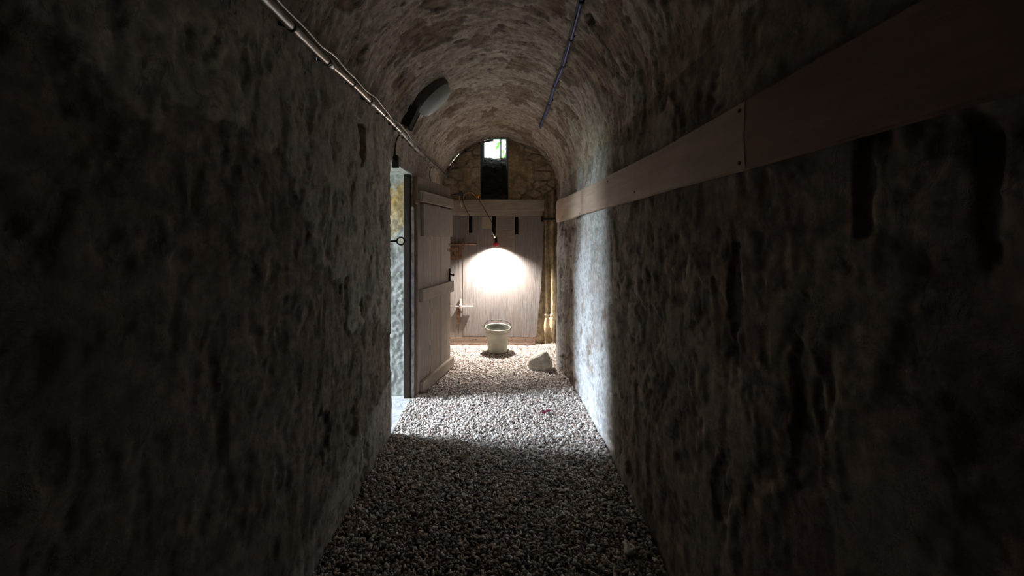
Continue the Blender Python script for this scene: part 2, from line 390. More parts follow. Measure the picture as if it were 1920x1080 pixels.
# vault -----------------------------------------------------------
Y2, T = np.meshgrid(ys, th)
_, A = np.meshgrid(ys, arc_s); S2 = SPR+A
far = sst(1.5, 3.5, Y2)
bl = -.10-.10*np.cos(T)*0+.16*(1-far)*np.sin(T)**2*0+.12*sst(.55*np.pi, .8*np.pi, T)*(1-far*.6)
lbias = np.interp(ys, [-2, 1.0, 1.2, 1.5, 1.62, 1.7, 2.0, 2.6, 2.86, 6], [1.95, 1.88, 1.80, 1.74, 1.56, 1.35, 1.15, .95, .9, .9])
lb = np.clip((lbias-SPR)*2.2, -.75, .55)-.05; rb = .02+.35*.24-.22*sst(2.2, 2.9, ys)
wl = 1-sst(0, .35, A); wr = sst(ARCL-.35, ARCL, A)
bl = bl*(1-wl-wr)+lb[None, :]*wl+rb[None, :]*wr
h, loss = relief(S2, Y2, bl)
h2, loss2 = relief(S2, Y2, bl, .5, 1.0, 1.6)
mixw = sst(0, .25, A)*sst(0, .25, ARCL-A); h = h*(1-mixw)+h2*mixw; loss = loss*(1-mixw)+loss2*mixw
# thin vault stones: courses running round the arch with open joints between them
cy = Y2*11+.9*fbm(A*3, Y2*2.5, 3, 31.3); rowi = np.floor(cy); fr = cy-rowi
jw = pn(A*3.2+rowi*7.7, rowi*3.1+.5)
joint = sst(.10, .30, jw)*(1-sst(.05, .16, np.abs(fr-.5)))
h = h-.007*joint*far*sst(.1, .35, A)*sst(.1, .35, ARCL-A)
hs = lambda c, px, py, rs_, ry, d: (c, px, py, rs_, ry, d)
def on_vault(px, py, inset=.0):
    a = (px-VX)/FPX; b = -(py-VY)/FPX                # find d with the ray on the vault's ellipse
    hx = HL-inset if px < VX else .73-inset
    lo_, hi = .1, 12.
    for _ in range(60):
        d = (lo_+hi)/2
        zz = (CH+b*d-SPR)/(RISE-inset)
        f = ((a*d)/hx)**2+(zz*zz if zz > 0 else 0)
        if f < 1: lo_ = d
        else: hi = d
    p = Vector((a*d, d, CH+b*d)); return p
def vs(px, py):
    p = on_vault(px, py); t = math.atan2((p.z-SPR)/RISE, p.x/(HL if p.x < 0 else .73)); t = math.pi-t
    return float(np.interp(t, th, arc_s)), p.y
H = []
for px, py, r1, r2, d in ((918, 133, .018, .035, .05), (866, 76, .05, .022, .05), (1106, 38, .03, .03, .05), (1070, 190, .04, .02, .03), (900, 180, .03, .012, .02)):
    a, b = vs(px, py); H.append((a, b, r1, r2, d))
h = hole(A, Y2, h, H)
# a long crack near the crown
ck = np.zeros_like(h); cx0 = vs(927, 40)[0]
path = cx0+.05*pn(Y2*7, Y2*0+3.3)+.02*pn(Y2*29, Y2*0+9.3)
h = h-.010*(1-sst(.004, .012, np.abs(A-path)))*(1-sst(2.6, 2.9, Y2))*sst(-.2, .15, pn(Y2*9, Y2*0+1.7)+.1)
w0 = 1-sst(0, .02, A); w1 = sst(ARCL-.02, ARCL, A)
h = h*(1-w0-w1)+hl_top[None, :]*w0+hr_top[None, :]*w1
hx = np.where(T < np.pi/2, HL, xr(Y2, SPR+0*Y2))
P = np.stack([-np.cos(T)*(hx-h), Y2, SPR+np.sin(T)*(RISE-h)+0*h], -1)
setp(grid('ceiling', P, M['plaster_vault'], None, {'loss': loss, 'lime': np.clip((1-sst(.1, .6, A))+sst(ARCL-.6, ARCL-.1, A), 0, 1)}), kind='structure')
# end wall with the window shaft ----------------------------------
NX0, NX1 = -.27, .12
xs_ = np.round(np.arange(-.92, .9201, .01), 4); ze = np.round(np.arange(-.08, 2.98, .01), 4)
X, Z = np.meshgrid(xs_, ze)
def cell(X, Z, sc_, seed):                            # rounded rubble stones
    gx = X*sc_+.5*fbm(X*3, Z*3, 2, seed); gz = Z*sc_*1.5+.5*fbm(X*3, Z*3, 2, seed+5)
    b1 = np.full(X.shape, 9.); b2 = b1.copy(); ix = np.floor(gx); iz = np.floor(gz)
    for di in (-1, 0, 1):
        for dj in (-1, 0, 1):
            ci = ix+di; cj = iz+dj; hsh = PERM[(PERM[(ci.astype(int)) & 255]+cj.astype(int)) & 255]
            qx = ci+.5+.35*GX[hsh]; qz = cj+.5+.35*GY[hsh]; d = np.hypot(gx-qx, gz-qz)
            b2 = np.where(d < b1, b1, np.minimum(b2, d)); b1 = np.minimum(b1, d)
    return b2-b1
ce = cell(X, Z, 5.5, 2.2); stone = sst(.03, .22, ce)
amt = sst(-.1, .15, fbm(X*2.2, Z*2.2, 3, 14.2))*(1-.85*sst(.56, .60, X)*(Z < 2.1)*(Z > .42))
he = .022*stone*amt+.012*fbm(X*8, Z*8, 4, 6.6)+.004*fbm(X*25, Z*25, 3, 1.6)
# the stone jamb right of the door: two ribs with a groove
he = he+.05*np.exp(-((X-.635)/.028)**2)*(1-sst(2.1, 2.2, Z))+.07*np.exp(-((X-.735)/.04)**2)*(1-sst(2.1, 2.2, Z))
he = he-.03*np.exp(-((X-.69)/.012)**2)*(1-sst(2.1, 2.2, Z))*sst(.35, .45, Z)
he = he+.06*np.exp(-((X-.66)/.08)**2-((Z-.25)/.11)**2)
losse = 1-stone*amt*.6; limee = np.clip(stone*amt*sst(.0, .25, fbm(X*4, Z*4, 3, 52)), 0, 1)
dn = np.maximum(np.maximum(NX0-X, X-NX1), 2.0-Z); he = he*sst(0, .05, np.maximum(dn, 0))
P = np.stack([X, YEND-he, Z], -1)
xc = (X[:-1, :-1]+X[1:, 1:])/2; zc = (Z[:-1, :-1]+Z[1:, 1:])/2
keep = ~((xc > NX0) & (xc < NX1) & (zc > 2.0))
setp(grid('wall_far', P, M['rubble'], keep, {'loss': losse, 'lime': limee}), kind='structure')
# window shaft: sides, sloping sill, soffit in stone darkened to stand in for shade
YW = 6.35
def rough_sheet(name, f, nu, nv, nrm, m, amp=.015, loss=None, parent=None, fade0=True):
    U, V = np.meshgrid(np.linspace(0, 1, nu), np.linspace(0, 1, nv), indexing='ij')
    P = np.stack(f(U, V), -1); a, b, c = P[..., 0], P[..., 1], P[..., 2]
    hh = amp*fbm(a*7+b*5, c*7+b*4, 4, 3.9)+amp*.6*fbm(a*22+b*17, c*22+b*9, 3, 8.9)
    if fade0: hh = hh*sst(0, .08, U)
    P = P+hh[..., None]*np.array(nrm)[None, None, :]
    L = np.clip(fbm(a*3+b*2, c*3+b*2, 4, 5.5)*2+.5, 0, 1) if loss is None else loss(P)
    return setp(grid(name, P, m, None, {'loss': L[0] if isinstance(L, tuple) else L, 'lime': L[1] if isinstance(L, tuple) else 0*L}, parent), kind=None if parent else 'structure')
dk = M['shaft_shade']
bm = bmesh.new(); box(bm, -1.3, NX0-.04, YEND+.07, 6.42, -.1, 3.4, 0); box(bm, NX1+.04, 1.3, YEND+.07, 6.42, -.1, 3.4, 0); box(bm, NX0-.04, NX1+.04, YEND+.07, 6.42, -.1, 1.95, 0); setp(obj('wall_far_leak_backing', bm, dk), kind='structure')  # unseen backing added round the shaft to stop light leaking in
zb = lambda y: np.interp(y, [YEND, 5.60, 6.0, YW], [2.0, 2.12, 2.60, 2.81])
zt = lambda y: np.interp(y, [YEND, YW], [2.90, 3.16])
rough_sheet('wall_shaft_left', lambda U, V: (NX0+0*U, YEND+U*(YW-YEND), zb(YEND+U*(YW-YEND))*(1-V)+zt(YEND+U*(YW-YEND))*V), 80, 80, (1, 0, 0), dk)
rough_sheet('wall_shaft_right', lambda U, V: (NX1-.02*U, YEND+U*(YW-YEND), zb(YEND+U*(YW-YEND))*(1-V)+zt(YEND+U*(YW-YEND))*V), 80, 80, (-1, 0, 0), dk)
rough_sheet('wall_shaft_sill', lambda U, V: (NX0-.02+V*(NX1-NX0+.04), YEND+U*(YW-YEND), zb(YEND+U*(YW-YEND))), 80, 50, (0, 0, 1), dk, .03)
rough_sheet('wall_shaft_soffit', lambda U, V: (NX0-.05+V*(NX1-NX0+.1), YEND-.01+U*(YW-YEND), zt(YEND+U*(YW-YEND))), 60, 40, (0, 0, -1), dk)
# doorway reveal on the left ---------------------------------------
ocol = lambda P: (np.clip(sst(1.45, 1.05, 0*P[..., 2])*0+sst(-.15, .15, 1.55-P[..., 2]+.2*fbm(P[..., 0]*4, P[..., 2]*4, 3, 2.1)), 0, 1),
                  np.clip(sst(.05, .14, fbm(P[..., 0]*6, P[..., 2]*5, 4, 12.1))*.9+sst(1.95, 2.02, P[..., 2]), 0, 1))
XO = -1.95
def jamb(name, yj, sgn):
    iy = int(np.argmin(abs(ys-yj))); zz = zs; col = XL[:, iy]
    U = np.linspace(0, 1, 110)[:, None]; V = zz[None, :]
    X = col[None, :]*(1-U)+XO*U; Zz = V+0*U
    hh = (.007*fbm(X*9, Zz*9, 4, 2.2)+.004*fbm(X*24, Zz*24, 4, 7.2)*sst(1.2, 1.0, Zz*0+0)*1.0)
    hh = hh+.005*fbm(X*30, Zz*30, 3, 9.9)*(1-sst(1.0, 1.2, Zz))
    hh = hh*sst(0, .03, U)
    P = np.stack([X, yj+sgn*hh+0*X, Zz], -1); L = ocol(P)
    setp(grid(name, P, M['reveal'], None, {'loss': L[0], 'lime': L[1]}), kind='structure')
jamb('wall_reveal_far', OY1, -1); jamb('wall_reveal_near', OY0, 1)
rough_sheet('wall_reveal_top', lambda U, V: (-HL-.018+U*(XO+HL), OY0-.02+V*(OY1-OY0+.04), OZ+0*U), 80, 60, (0, 0, -1), M['reveal'], .006,
            loss=lambda P: (0*P[..., 0], 0*P[..., 0]+1))
bm = bmesh.new(); box(bm, XO, -.86, OY0-.10, OY1+.10, OZ+.03, 3.0, 0); setp(obj('wall_leak_block', bm, M['mossy']), kind='structure')  # unseen block added above the soffit to stop a light leak
# two unseen high walls added beyond the doorway to narrow the daylight
bm = bmesh.new(); box(bm, -4.2, XO+.0, 2.45, 2.76, -.1, 3.0, 0); setp(obj('wall_light_guide_near', bm, M['mossy']), kind='structure')
bm = bmesh.new(); box(bm, -4.2, XO+.0, 3.64, 3.95, -.1, 3.0, 0); setp(obj('wall_light_guide_far', bm, M['mossy']), kind='structure')
bm = bmesh.new(); box(bm, XO-.0, XO+.25, 2.45, OY0-.02, -.1, 4.3, 0); box(bm, XO, XO+.25, OY1+.02, 3.95, -.1, 4.3, 0); box(bm, XO, XO+.25, 2.45, 3.95, OZ+.02, 4.3, 0); setp(obj('wall_exit_house', bm, M['mossy']), kind='structure')
# end of the tunnel behind the camera and floor
bm = bmesh.new(); box(bm, -1.0, 1.0, -4.1, -3.97, -.1, 3.0, 0); setp(obj('wall_behind', bm, M['plaster_left']), kind='structure')
bm = bmesh.new(); box(bm, -7.5, 1.0, -4.1, 5.6, -.12, -.012, 0); setp(obj('floor', bm, M['floor']), kind='structure')
bm = bmesh.new(); box(bm, XO, -.80, OY0-.03, OY1+.03, -.03, .012, .006); setp(obj('trim_1', bm, M['slab']), kind='structure')

# ------------------------------------------------------------------ gravel: one stuff object, tens of thousands of pebbles
def gravel():
    r = np.random.RandomState(3); N = 62000
    v0 = []; t = (1+5**.5)/2
    v0 = np.array([(-1, t, 0), (1, t, 0), (-1, -t, 0), (1, -t, 0), (0, -1, t), (0, 1, t), (0, -1, -t), (0, 1, -t), (t, 0, -1), (t, 0, 1), (-t, 0, -1), (-t, 0, 1)])/math.sqrt(1+t*t)
    f0 = np.array([(0, 11, 5), (0, 5, 1), (0, 1, 7), (0, 7, 10), (0, 10, 11), (1, 5, 9), (5, 11, 4), (11, 10, 2), (10, 7, 6), (7, 1, 8), (3, 9, 4), (3, 4, 2), (3, 2, 6), (3, 6, 8), (3, 8, 9), (4, 9, 5), (2, 4, 11), (6, 2, 10), (8, 6, 7), (9, 8, 1)])
    y = 1.15+r.rand(N)**.92*(5.36-1.15); x = -.815+r.rand(N)*(np.minimum(xr(y, 0*y), .76)+.82)
    sz = .0062*np.exp(r.randn(N)*.30); sz = np.clip(sz, .0035, .016)
    sx = sz*r.uniform(1.1, 1.7, N); sy = sz*r.uniform(.75, 1.1, N); szz = sz*r.uniform(.45, .8, N)
    a = r.rand(N)*6.283; tx = r.randn(N)*.35; ty = r.randn(N)*.35
    V = v0[None]*(1+.16*r.randn(N, 12, 1)); V = V*np.stack([sx, sy, szz], -1)[:, None, :]
    c, s = np.cos(tx), np.sin(tx); V = np.stack([V[..., 0], V[..., 1]*c[:, None]-V[..., 2]*s[:, None], V[..., 1]*s[:, None]+V[..., 2]*c[:, None]], -1)
    c, s = np.cos(ty), np.sin(ty); V = np.stack([V[..., 0]*c[:, None]+V[..., 2]*s[:, None], V[..., 1], -V[..., 0]*s[:, None]+V[..., 2]*c[:, None]], -1)
    c, s = np.cos(a), np.sin(a); V = np.stack([V[..., 0]*c[:, None]-V[..., 1]*s[:, None], V[..., 0]*s[:, None]+V[..., 1]*c[:, None], V[..., 2]], -1)
    ground = .010*fbm(x*2.5, y*2.5, 3, 4.4)-.006+r.rand(N)*.012
    # the heap scattered against the walls
    ground = ground+.02*sst(.60, .76, np.abs(x))*(.5+fbm(x*3, y*6, 2, 9.4))
    V = V+np.stack([x, y, ground], -1)[:, None, :]
    F = (f0[None]+12*np.arange(N)[:, None, None]).reshape(-1, 3).astype(np.int32); nf = len(F)
    me = bpy.data.meshes.new('gravel'); me.vertices.add(N*12); me.vertices.foreach_set('co', V.reshape(-1).astype(np.float32))
    me.loops.add(nf*3); me.loops.foreach_set('vertex_index', F.reshape(-1)); me.polygons.add(nf)
    me.polygons.foreach_set('loop_start', np.arange(nf, dtype=np.int32)*3); me.polygons.foreach_set('use_smooth', np.ones(nf, bool)); me.update(calc_edges=True)
    tone = np.clip(.60+.25*r.randn(N), 0, 1)
    at = me.attributes.new('tone', 'FLOAT', 'POINT'); at.data.foreach_set('value', np.repeat(tone, 12).astype(np.float32))
    me.materials.append(M['gravel']); o = link(bpy.data.objects.new('gravel', me))
    setp(o, 'loose pale and brown gravel covering the passage floor', 'gravel', kind='stuff')
gravel()

# ------------------------------------------------------------------ open door leaf on the left
HX, HY = -.757, 3.545; FX, FY = -.557, 4.355
rz = math.atan2(FY-HY, FX-HX); LL = math.hypot(FX-HX, FY-HY)
D1 = empty('door_1', (HX, HY, 0), 'grey plank door standing open into the passage, with three battens and a square panel', 'door', rz, kind='structure')
bm = bmesh.new(); n = 6; wd = LL/n
for i in range(n):
    box(bm, i*wd+.0015, (i+1)*wd-.0015, .002*(i % 2), .046, .022, 2.04, .004)
obj('planks', bm, M['oak'], D1)
bm = bmesh.new(); box(bm, .02, LL-.004, -.036, .001, 1.805, 1.912, .006); obj('batten', bm, M['oak_x'], D1)
bm = bmesh.new(); box(bm, .03, LL+.004, -.040, .001, .868, .990, .008)
obj('batten', bm, M['oak_x'], D1)
bm = bmesh.new(); box(bm, .04, LL+.02, -.036, .001, .018, .125, .008); obj('batten', bm, M['oak_x'], D1)
bm = bmesh.new(); box(bm, .06, LL-.02, -.034, .0, 1.487, 1.792, .003); pan = obj('panel', bm, M['panel'], D1); pan['label'] = 'square flat cover panel'
for a in (.09, LL-.05):
    for z in (1.51, 1.77): bm = bmesh.new(); lathe(bm, [(0, .003), (.004, .002), (.005, 0)], (a, -.034, z), (0, -1, 0), 8); obj('nail', bm, M['rust'], pan)
bm = bmesh.new(); box(bm, LL-.045, LL-.022, -.016, .0, .985, 1.13, .004); lk = obj('latch_plate', bm, M['blackiron'], D1)
bm = bmesh.new(); lathe(bm, [(0, .045), (.014, .042), (.017, .032), (.008, .02), (.008, 0)], (LL-.033, -.012, 1.06), (0, -1, 0), 12)
tube(bm, [(LL-.033, -.03, 1.06), (LL-.005, -.04, 1.05), (LL+.015, -.04, 1.055)], .005, 8); obj('knob', bm, M['blackiron'], lk, True)
for (a, z, wz) in ((LL-.045, 1.40, .018), (LL-.02, 1.335, .022), (LL-.085, 1.34, .01)): bm = bmesh.new(); box(bm, a-.005, a+.005, -.0015, .003, z-wz, z+wz, .001); obj('keyhole', bm, M['void'], D1)
bm = bmesh.new(); lathe(bm, [(0, .03), (.018, .026), (.022, .012), (.02, 0)], (-.012, .012, 1.80), (0, -1, 0), 14)
hg = obj('hinge', bm, M['rust'], D1, True); hg['label'] = 'rusty round hinge pin'
bm = bmesh.new(); box(bm, -.010, -.001, .004, .048, .02, 2.03, .002); e = obj('edge_strip', bm, M['redwood'], D1); e['label'] = 'red-brown hinge edge of the leaf'
# frame post standing in the doorway
bm = bmesh.new(); box(bm, -.872, -.812, OY1-.06, OY1+.0, 0, 2.045, .006); setp(obj('trim_2', bm, M['darkwood']), kind='structure')
bm = bmesh.new(); box(bm, -.808, -.802+.016, OY1-.045, OY1+.0, .0, 1.75, .003); setp(obj('trim_3', bm, M['flaky']), kind='structure')

# ------------------------------------------------------------------ the closed door at the far end
K = 5.30/FPX; Q = lambda px: (px-VX)*K
Qz = lambda py: CH-(py-VY)*K
D2 = empty('door_2', (0, 5.30, 0), 'whitewashed plank door closing the far end of the passage', 'door', 0, kind='structure')
bm = bmesh.new()
for i in range(7):
    x0 = -.74+i*.176; box(bm, x0+.001, x0+.175, .0, .05, .055, 2.0, .003)
obj('planks', bm, M['paintwood'], D2)
# the smooth sheet covers most of the door; its right edge slants in towards the bottom
def plate(bm, pts, y0, y1):
    a = [bm.verts.new((x, y0, z)) for x, z in pts]; b = [bm.verts.new((x, y1, z)) for x, z in pts]; n = len(pts)
    bm.faces.new(a); bm.faces.new(b[::-1])
    for i in range(n): bm.faces.new((a[i], b[i], b[(i+1) % n], a[(i+1) % n]))
bm = bmesh.new()
plate(bm, [(Q(868), Qz(403)), (Q(1020), Qz(403)), (Q(1018), Qz(470)), (Q(1014), Qz(540)), (Q(1009), Qz(590)), (Q(1006), Qz(628)), (Q(1002), Qz(632)), (Q(868), Qz(629))], -.0035, .04)
sh = obj('cover_sheet', bm, M['paintwood'], D2)
bm = bmesh.new(); box(bm, Q(842), Q(1020), -.045, .004, Qz(396), Qz(375), .006); obj('top_rail', bm, M['railwood'], D2)
bm = bmesh.new(); box(bm, Q(842), Q(1018), -.016, .004, Qz(404), Qz(396.5), .003); obj('lower_rail', bm, M['railwood'], D2)
bm = bmesh.new(); box(bm, Q(840), Q(1004), -.012, .01, Qz(640.5), Qz(633), .003); kb = obj('bottom_rail', bm, M['redwood'], D2)
for px in (850, 871, 887, 893, 960, 985): bm = bmesh.new(); lathe(bm, [(0, .003), (.005, .002), (.006, 0)], (Q(px), -.012, Qz(636.5)), (0, -1, 0), 8); obj('nail', bm, M['blackiron'], kb)
bm = bmesh.new(); box(bm, Q(838), Q(1003), -.02, .04, -.01, Qz(642), .004); s = obj('sill_board', bm, M['redwood'], D2)
for a, b, t, u in ((879, 886, 405, 437), (922, 930, 405, 442), (965.5, 972, 406.5, 440)):
    bm = bmesh.new(); x0, x1, z0, z1 = Q(a), Q(b), Qz(u), Qz(t)
    box(bm, x0, x1, -.0075, -.004, z0, z1, 0)
    sl = obj('slot', bm, M['void'], D2); sl['label'] = 'dark vertical slot'
    bm = bmesh.new()
    for q in ((x0-.006, x0, z0-.006, z1+.006), (x1, x1+.006, z0-.006, z1+.006), (x0, x1, z1, z1+.006), (x0, x1, z0-.006, z0)): box(bm, q[0], q[1], -.011, -.004, q[2], q[3], 0)
    obj('slot_edge', bm, M['railwood'], sl)
# lock and sliding bolts on the left part of the far door
bm = bmesh.new(); box(bm, Q(843), Q(860), -.03, .004, Qz(487), Qz(463), .004); lkb = obj('lock_case', bm, M['rust'], D2); lkb['label'] = 'rusty iron lock case'
bm = bmesh.new(); box(bm, Q(860.5), Q(865), -.022, .004, Qz(486), Qz(459), .002); obj('lock_strap', bm, M['rust'], lkb)
bm = bmesh.new(); box(bm, Q(849), Q(851), -.0315, -.029, Qz(478), Qz(472), 0); obj('keyhole', bm, M['void'], lkb)
bm = bmesh.new(); box(bm, Q(842), Q(858), -.012, .004, Qz(461.5), Qz(457), .002); obj('wood_pad', bm, M['railwood'], D2)
def slide_bolt(z, a, b, mx, m, long_):
    bm = bmesh.new(); tube(bm, [(Q(a), -.035, Qz(z)), (Q(b), -.035, Qz(z))], .012, 12); r = obj('sliding_bolt', bm, m, D2, True)
    bm = bmesh.new(); box(bm, Q(mx)-.016, Q(mx)+.016, -.052, -.004, Qz(z)-.026, Qz(z)+.026, .004); obj('bolt_keeper', bm, m, r)
    bm = bmesh.new(); box(bm, Q(mx)-.014, Q(mx)+.010, -.014, -.004, Qz(z+long_[1]), Qz(z-long_[0]), .003); obj('keeper_plate', bm, M['rust'] if m is M['rust'] else M['paleiron'], r)
slide_bolt(457.5, 838, 893, 868.5, M['rust'], (10, 10))
slide_bolt(574, 838, 887, 864, M['paleiron'], (13, 12))
bm = bmesh.new(); box(bm, Q(857), Q(862), -.018, -.004, Qz(606), Qz(579), .003); hp = obj('hasp', bm, M['rust'], D2); hp['label'] = 'rusty hasp hanging below the lower bolt'
bm = bmesh.new(); tube(bm, [(Q(864)+.012*math.cos(t), -.02, Qz(584)+.02*math.sin(t)) for t in np.linspace(0, 2*math.pi, 14)[:-1]], .003, 6, closed=True); obj('ring', bm, M['rust'], hp, True)
for px, py, r in ((845.5, 502, .012), (852.5, 499.5, .008), (853, 503, .007), (844, 515, .006), (855, 523, .005), (863, 510, .008), (844, 523, .006)):
    bm = bmesh.new(); lathe(bm, [(0, .0015), (r, .001), (r, -.006)], (Q(px), .003, Qz(py)), (0, -1, 0), 10); obj('bored_hole', bm, M['void'], D2)
bm = bmesh.new(); box(bm, Q(1014), Q(1040), -.055, -.035, Qz(413), Qz(409), .003)
lathe(bm, [(0, .02), (.012, .016), (.013, 0)], (Q(1037), -.055, Qz(411)), (0, -1, 0), 10); box(bm, Q(1014), Q(1018), -.055, .0, Qz(416), Qz(406), .003)
hb = obj('hinge_strap', bm, M['blackiron'], D2); hb['label'] = 'black iron hinge strap'

# notices on the far door
bm = bmesh.new(); box(bm, Q(904), Q(921.5), 5.2915, 5.2935, Qz(429), Qz(407), 0)
for v in bm.verts: v.co.y += (-.006 if v.co.z < Qz(428) else 0)
setp(obj('paper_note', bm, M['paper']), 'small blank yellowed paper note between the left and middle slots of the far door', 'note')
nr = empty('printed_notice', (0, 5.2925, 0), 'tall grey notice of small print between the middle and right slots of the far door', 'notice')
bm = bmesh.new(); box(bm, Q(930.8), Q(964.8), -.001, .001, Qz(476), Qz(404.5), 0); obj('sheet', bm, M['notice'], nr)
bm = bmesh.new(); r = random.Random(4); py = 408
while py < 474:
    px = 932.3+(r.random()*2 if r.random() < .3 else 0)
    end = 963-(r.random()*12 if r.random() < .35 else 0)
    while px < end:
        ww = r.uniform(.8, 3.2); x0, x1 = Q(px), Q(min(px+ww, end)); z = Qz(py)
        v = [bm.verts.new(c) for c in ((x0, -.0016, z-.0026), (x1, -.0016, z-.0026), (x1, -.0016, z+.0026), (x0, -.0016, z+.0026))]; bm.faces.new(v)
        px += ww+.55
    py += 1.95
obj('print', bm, M['ink'], nr)

# ------------------------------------------------------------------ window at the end of the shaft, leaves outside
wd_ = empty('window_1', (0, YW-.05, 0), None, None, 0, kind='structure')
bm = bmesh.new(); box(bm, .008, .028, -.02, .02, 2.76, 3.14, .003); box(bm, NX0-.0, NX0+.018, -.02, .02, 2.76, 3.14, .003); box(bm, NX0, .10, -.02, .02, 3.10, 3.14, .003)
obj('window_frame', bm, simple('pale green painted frame', (.45, .55, .42), .7), wd_)
def foliage():
    r = np.random.RandomState(11); N = 1700
    c = np.stack([r.uniform(-1.0, .9, N), r.uniform(7.2, 8.8, N), r.uniform(2.5, 4.6, N)], -1)
    keepm = (fbm(c[:, 0]*2.2, c[:, 2]*2.2, 3, 3.1)-(c[:, 2]-3.3)*.5 > .02) | ((c[:, 0] > .10) & (c[:, 2] > 2.9)); c = c[keepm]
    bm = bmesh.new()
    for p in c:
        L = r.uniform(.035, .075); a = Vector(r.randn(3)); a.normalize(); b = a.cross(Vector(r.randn(3))); b.normalize(); p = Vector(p); nn = a.cross(b)
        vs_ = [p-a*L, p-a*L*.3+b*L*.45+nn*L*.1, p+a*L*.4+b*L*.35, p+a*L, p+a*L*.4-b*L*.35, p-a*L*.3-b*L*.45+nn*L*.1]
        bm.faces.new([bm.verts.new(q) for q in vs_])
    setp(obj('foliage', bm, M['leaves']), 'sunlit green leaves outside the small window at the far end', 'leaves', kind='stuff')
foliage()

# ------------------------------------------------------------------ bucket
Bp = Vector(((932.5-VX)*4.97/FPX, 4.97, .0))
B = empty('bucket', Bp, 'galvanised metal bucket with a wire handle standing on the gravel before the far door', 'bucket', 0)
r0, r1, bh = .122, .163, .315
bm = bmesh.new()
lathe(bm, [(0, .012), (r0-.004, .010), (r0, 0), (r0+.003, .004), (r0+.004, .02), (r0+.0015, .026), (r1-.010, bh-.06), (r1-.006, bh-.052), (r1-.008, bh-.045), (r1-.001, bh-.006), (r1+.004, bh-.003), (r1+.004, bh+.003), (r1-.001, bh+.005), (r1-.005, bh)], seg=56)
obj('body', bm, M['zinc'], B, True)
bm = bmesh.new(); lathe(bm, [(r1-.005, bh), (r1-.012, bh-.05), (r0+.002, .03), (0, .026)], seg=56)
obj('inside', bm, M['zinc_shade'], B, True)
for sgn in (-1, 1):
    bm = bmesh.new(); box(bm, sgn*(r1+.002)-.004, sgn*(r1+.002)+.004, -.02, .02, bh-.035, bh+.004, .003)
    tube(bm, [(sgn*(r1+.010)+.010*math.cos(t), 0, bh+.0+.012*math.sin(t)) for t in np.linspace(0, 2*math.pi, 13)[:-1]], .003, 8, closed=True)
    obj('handle_ear', bm, M['zinc_shade'], B)
bm = bmesh.new()
pts = [Vector(((r1+.010)*math.cos(t), -.005-.035*math.sin(t), bh+.003+.105*math.sin(t)**.8)) for t in np.linspace(0.0001, math.pi-.0001, 30)]
tube(bm, pts, .0034, 8); obj('handle', bm, M['clip'], B, True)
B.rotation_euler = (math.radians(4), math.radians(1.5), math.radians(-4)); B.location.z = .012

# ------------------------------------------------------------------ limestone block on the right
def rock(name, loc, pts, m, sub, amp, fr, label, cat):
    bm = bmesh.new()
    for p in pts: bm.verts.new(p)
    bmesh.ops.convex_hull(bm, input=bm.verts[:])
    bmesh.ops.dissolve_limit(bm, angle_limit=.02, verts=bm.verts[:], edges=bm.edges[:])
    bmesh.ops.triangulate(bm, faces=bm.faces[:])
    bmesh.ops.bevel(bm, geom=bm.edges[:], offset=.006, segments=1, affect='EDGES')
    bmesh.ops.triangulate(bm, faces=bm.faces[:])
    for _ in range(sub): bmesh.ops.subdivide_edges(bm, edges=bm.edges[:], cuts=1, use_grid_fill=True)
    bmesh.ops.triangulate(bm, faces=bm.faces[:]); bm.normal_update()
    co = np.array([v.co for v in bm.verts]); nr_ = [v.normal.copy() for v in bm.verts]
    d = amp*fbm((co[:, 0]+co[:, 1]*.7)*fr, (co[:, 2]+co[:, 1]*.5)*fr, 4, 2.7, .6)
    for v, n_, q in zip(bm.verts, nr_, d): v.co += n_*float(q)
    o = obj(name, bm, m, smooth=True); o.location = loc; return setp(o, label, cat)
rock('stone_block', (.474, 4.33, 0), [(-.145, -.06, -.02), (-.15, -.02, .09), (-.125, .03, .13), (.045, -.055, .205), (.06, .04, .195), (.0, .09, .18), (-.13, .09, .02), (.02, -.11, -.02), (.03, -.10, .12), (.125, -.01, -.02), (.118, .0, .08), (.12, .09, -.02), (-.02, .13, -.02), (-.1, .12, -.02)],
     M['stone'], 3, .016, 14, 'pale rough limestone block lying on the gravel by the right wall', 'stone')
rock('stone', (.60, 1.78, .004), [(-.03, -.02, 0), (-.02, -.03, .03), (.02, -.03, .032), (.035, 0, 0), (.02, .03, .025), (-.02, .03, .02), (0, .035, 0), (0, -.035, 0)],
     M['stone'], 2, .006, 40, 'small rounded stone on the near gravel by the right wall', 'stone')

# leaves lying on the gravel
def leaf(loc, pts, m, label, curl=.02, rz=0):
    bm = bmesh.new(); n = len(pts)
    c = bm.verts.new((0, 0, curl*.2)); R_ = [bm.verts.new((x, y, curl*(1+math.sin(i*2.3))*.5)) for i, (x, y) in enumerate(pts)]
    for i in range(n): bm.faces.new((c, R_[i], R_[(i+1) % n]))
    o = obj('fallen_leaf', bm, m); s = o.modifiers.new('s', 'SOLIDIFY'); s.thickness = .001
    o.location = loc; o.rotation_euler = (0, 0, rz); return setp(o, label, 'leaf')
leaf(((1024-VX)*3.19/FPX, 3.19, .014), [(.05, 0), (.02, .02), (.0, .035), (-.03, .02), (-.04, -.01), (-.02, -.03), (.01, -.018)], M['redleaf'], 'dark red crumpled leaf on the brightly lit gravel', .03)
leaf(((866-VX)*2.53/FPX, 2.53, .014), [(.06, .01), (.02, .02), (-.03, .022), (-.06, .0), (-.02, -.004), (.02, -.006)], M['paleleaf'], 'pale dry curled leaf on the shaded gravel nearer the left wall', .02, .1)

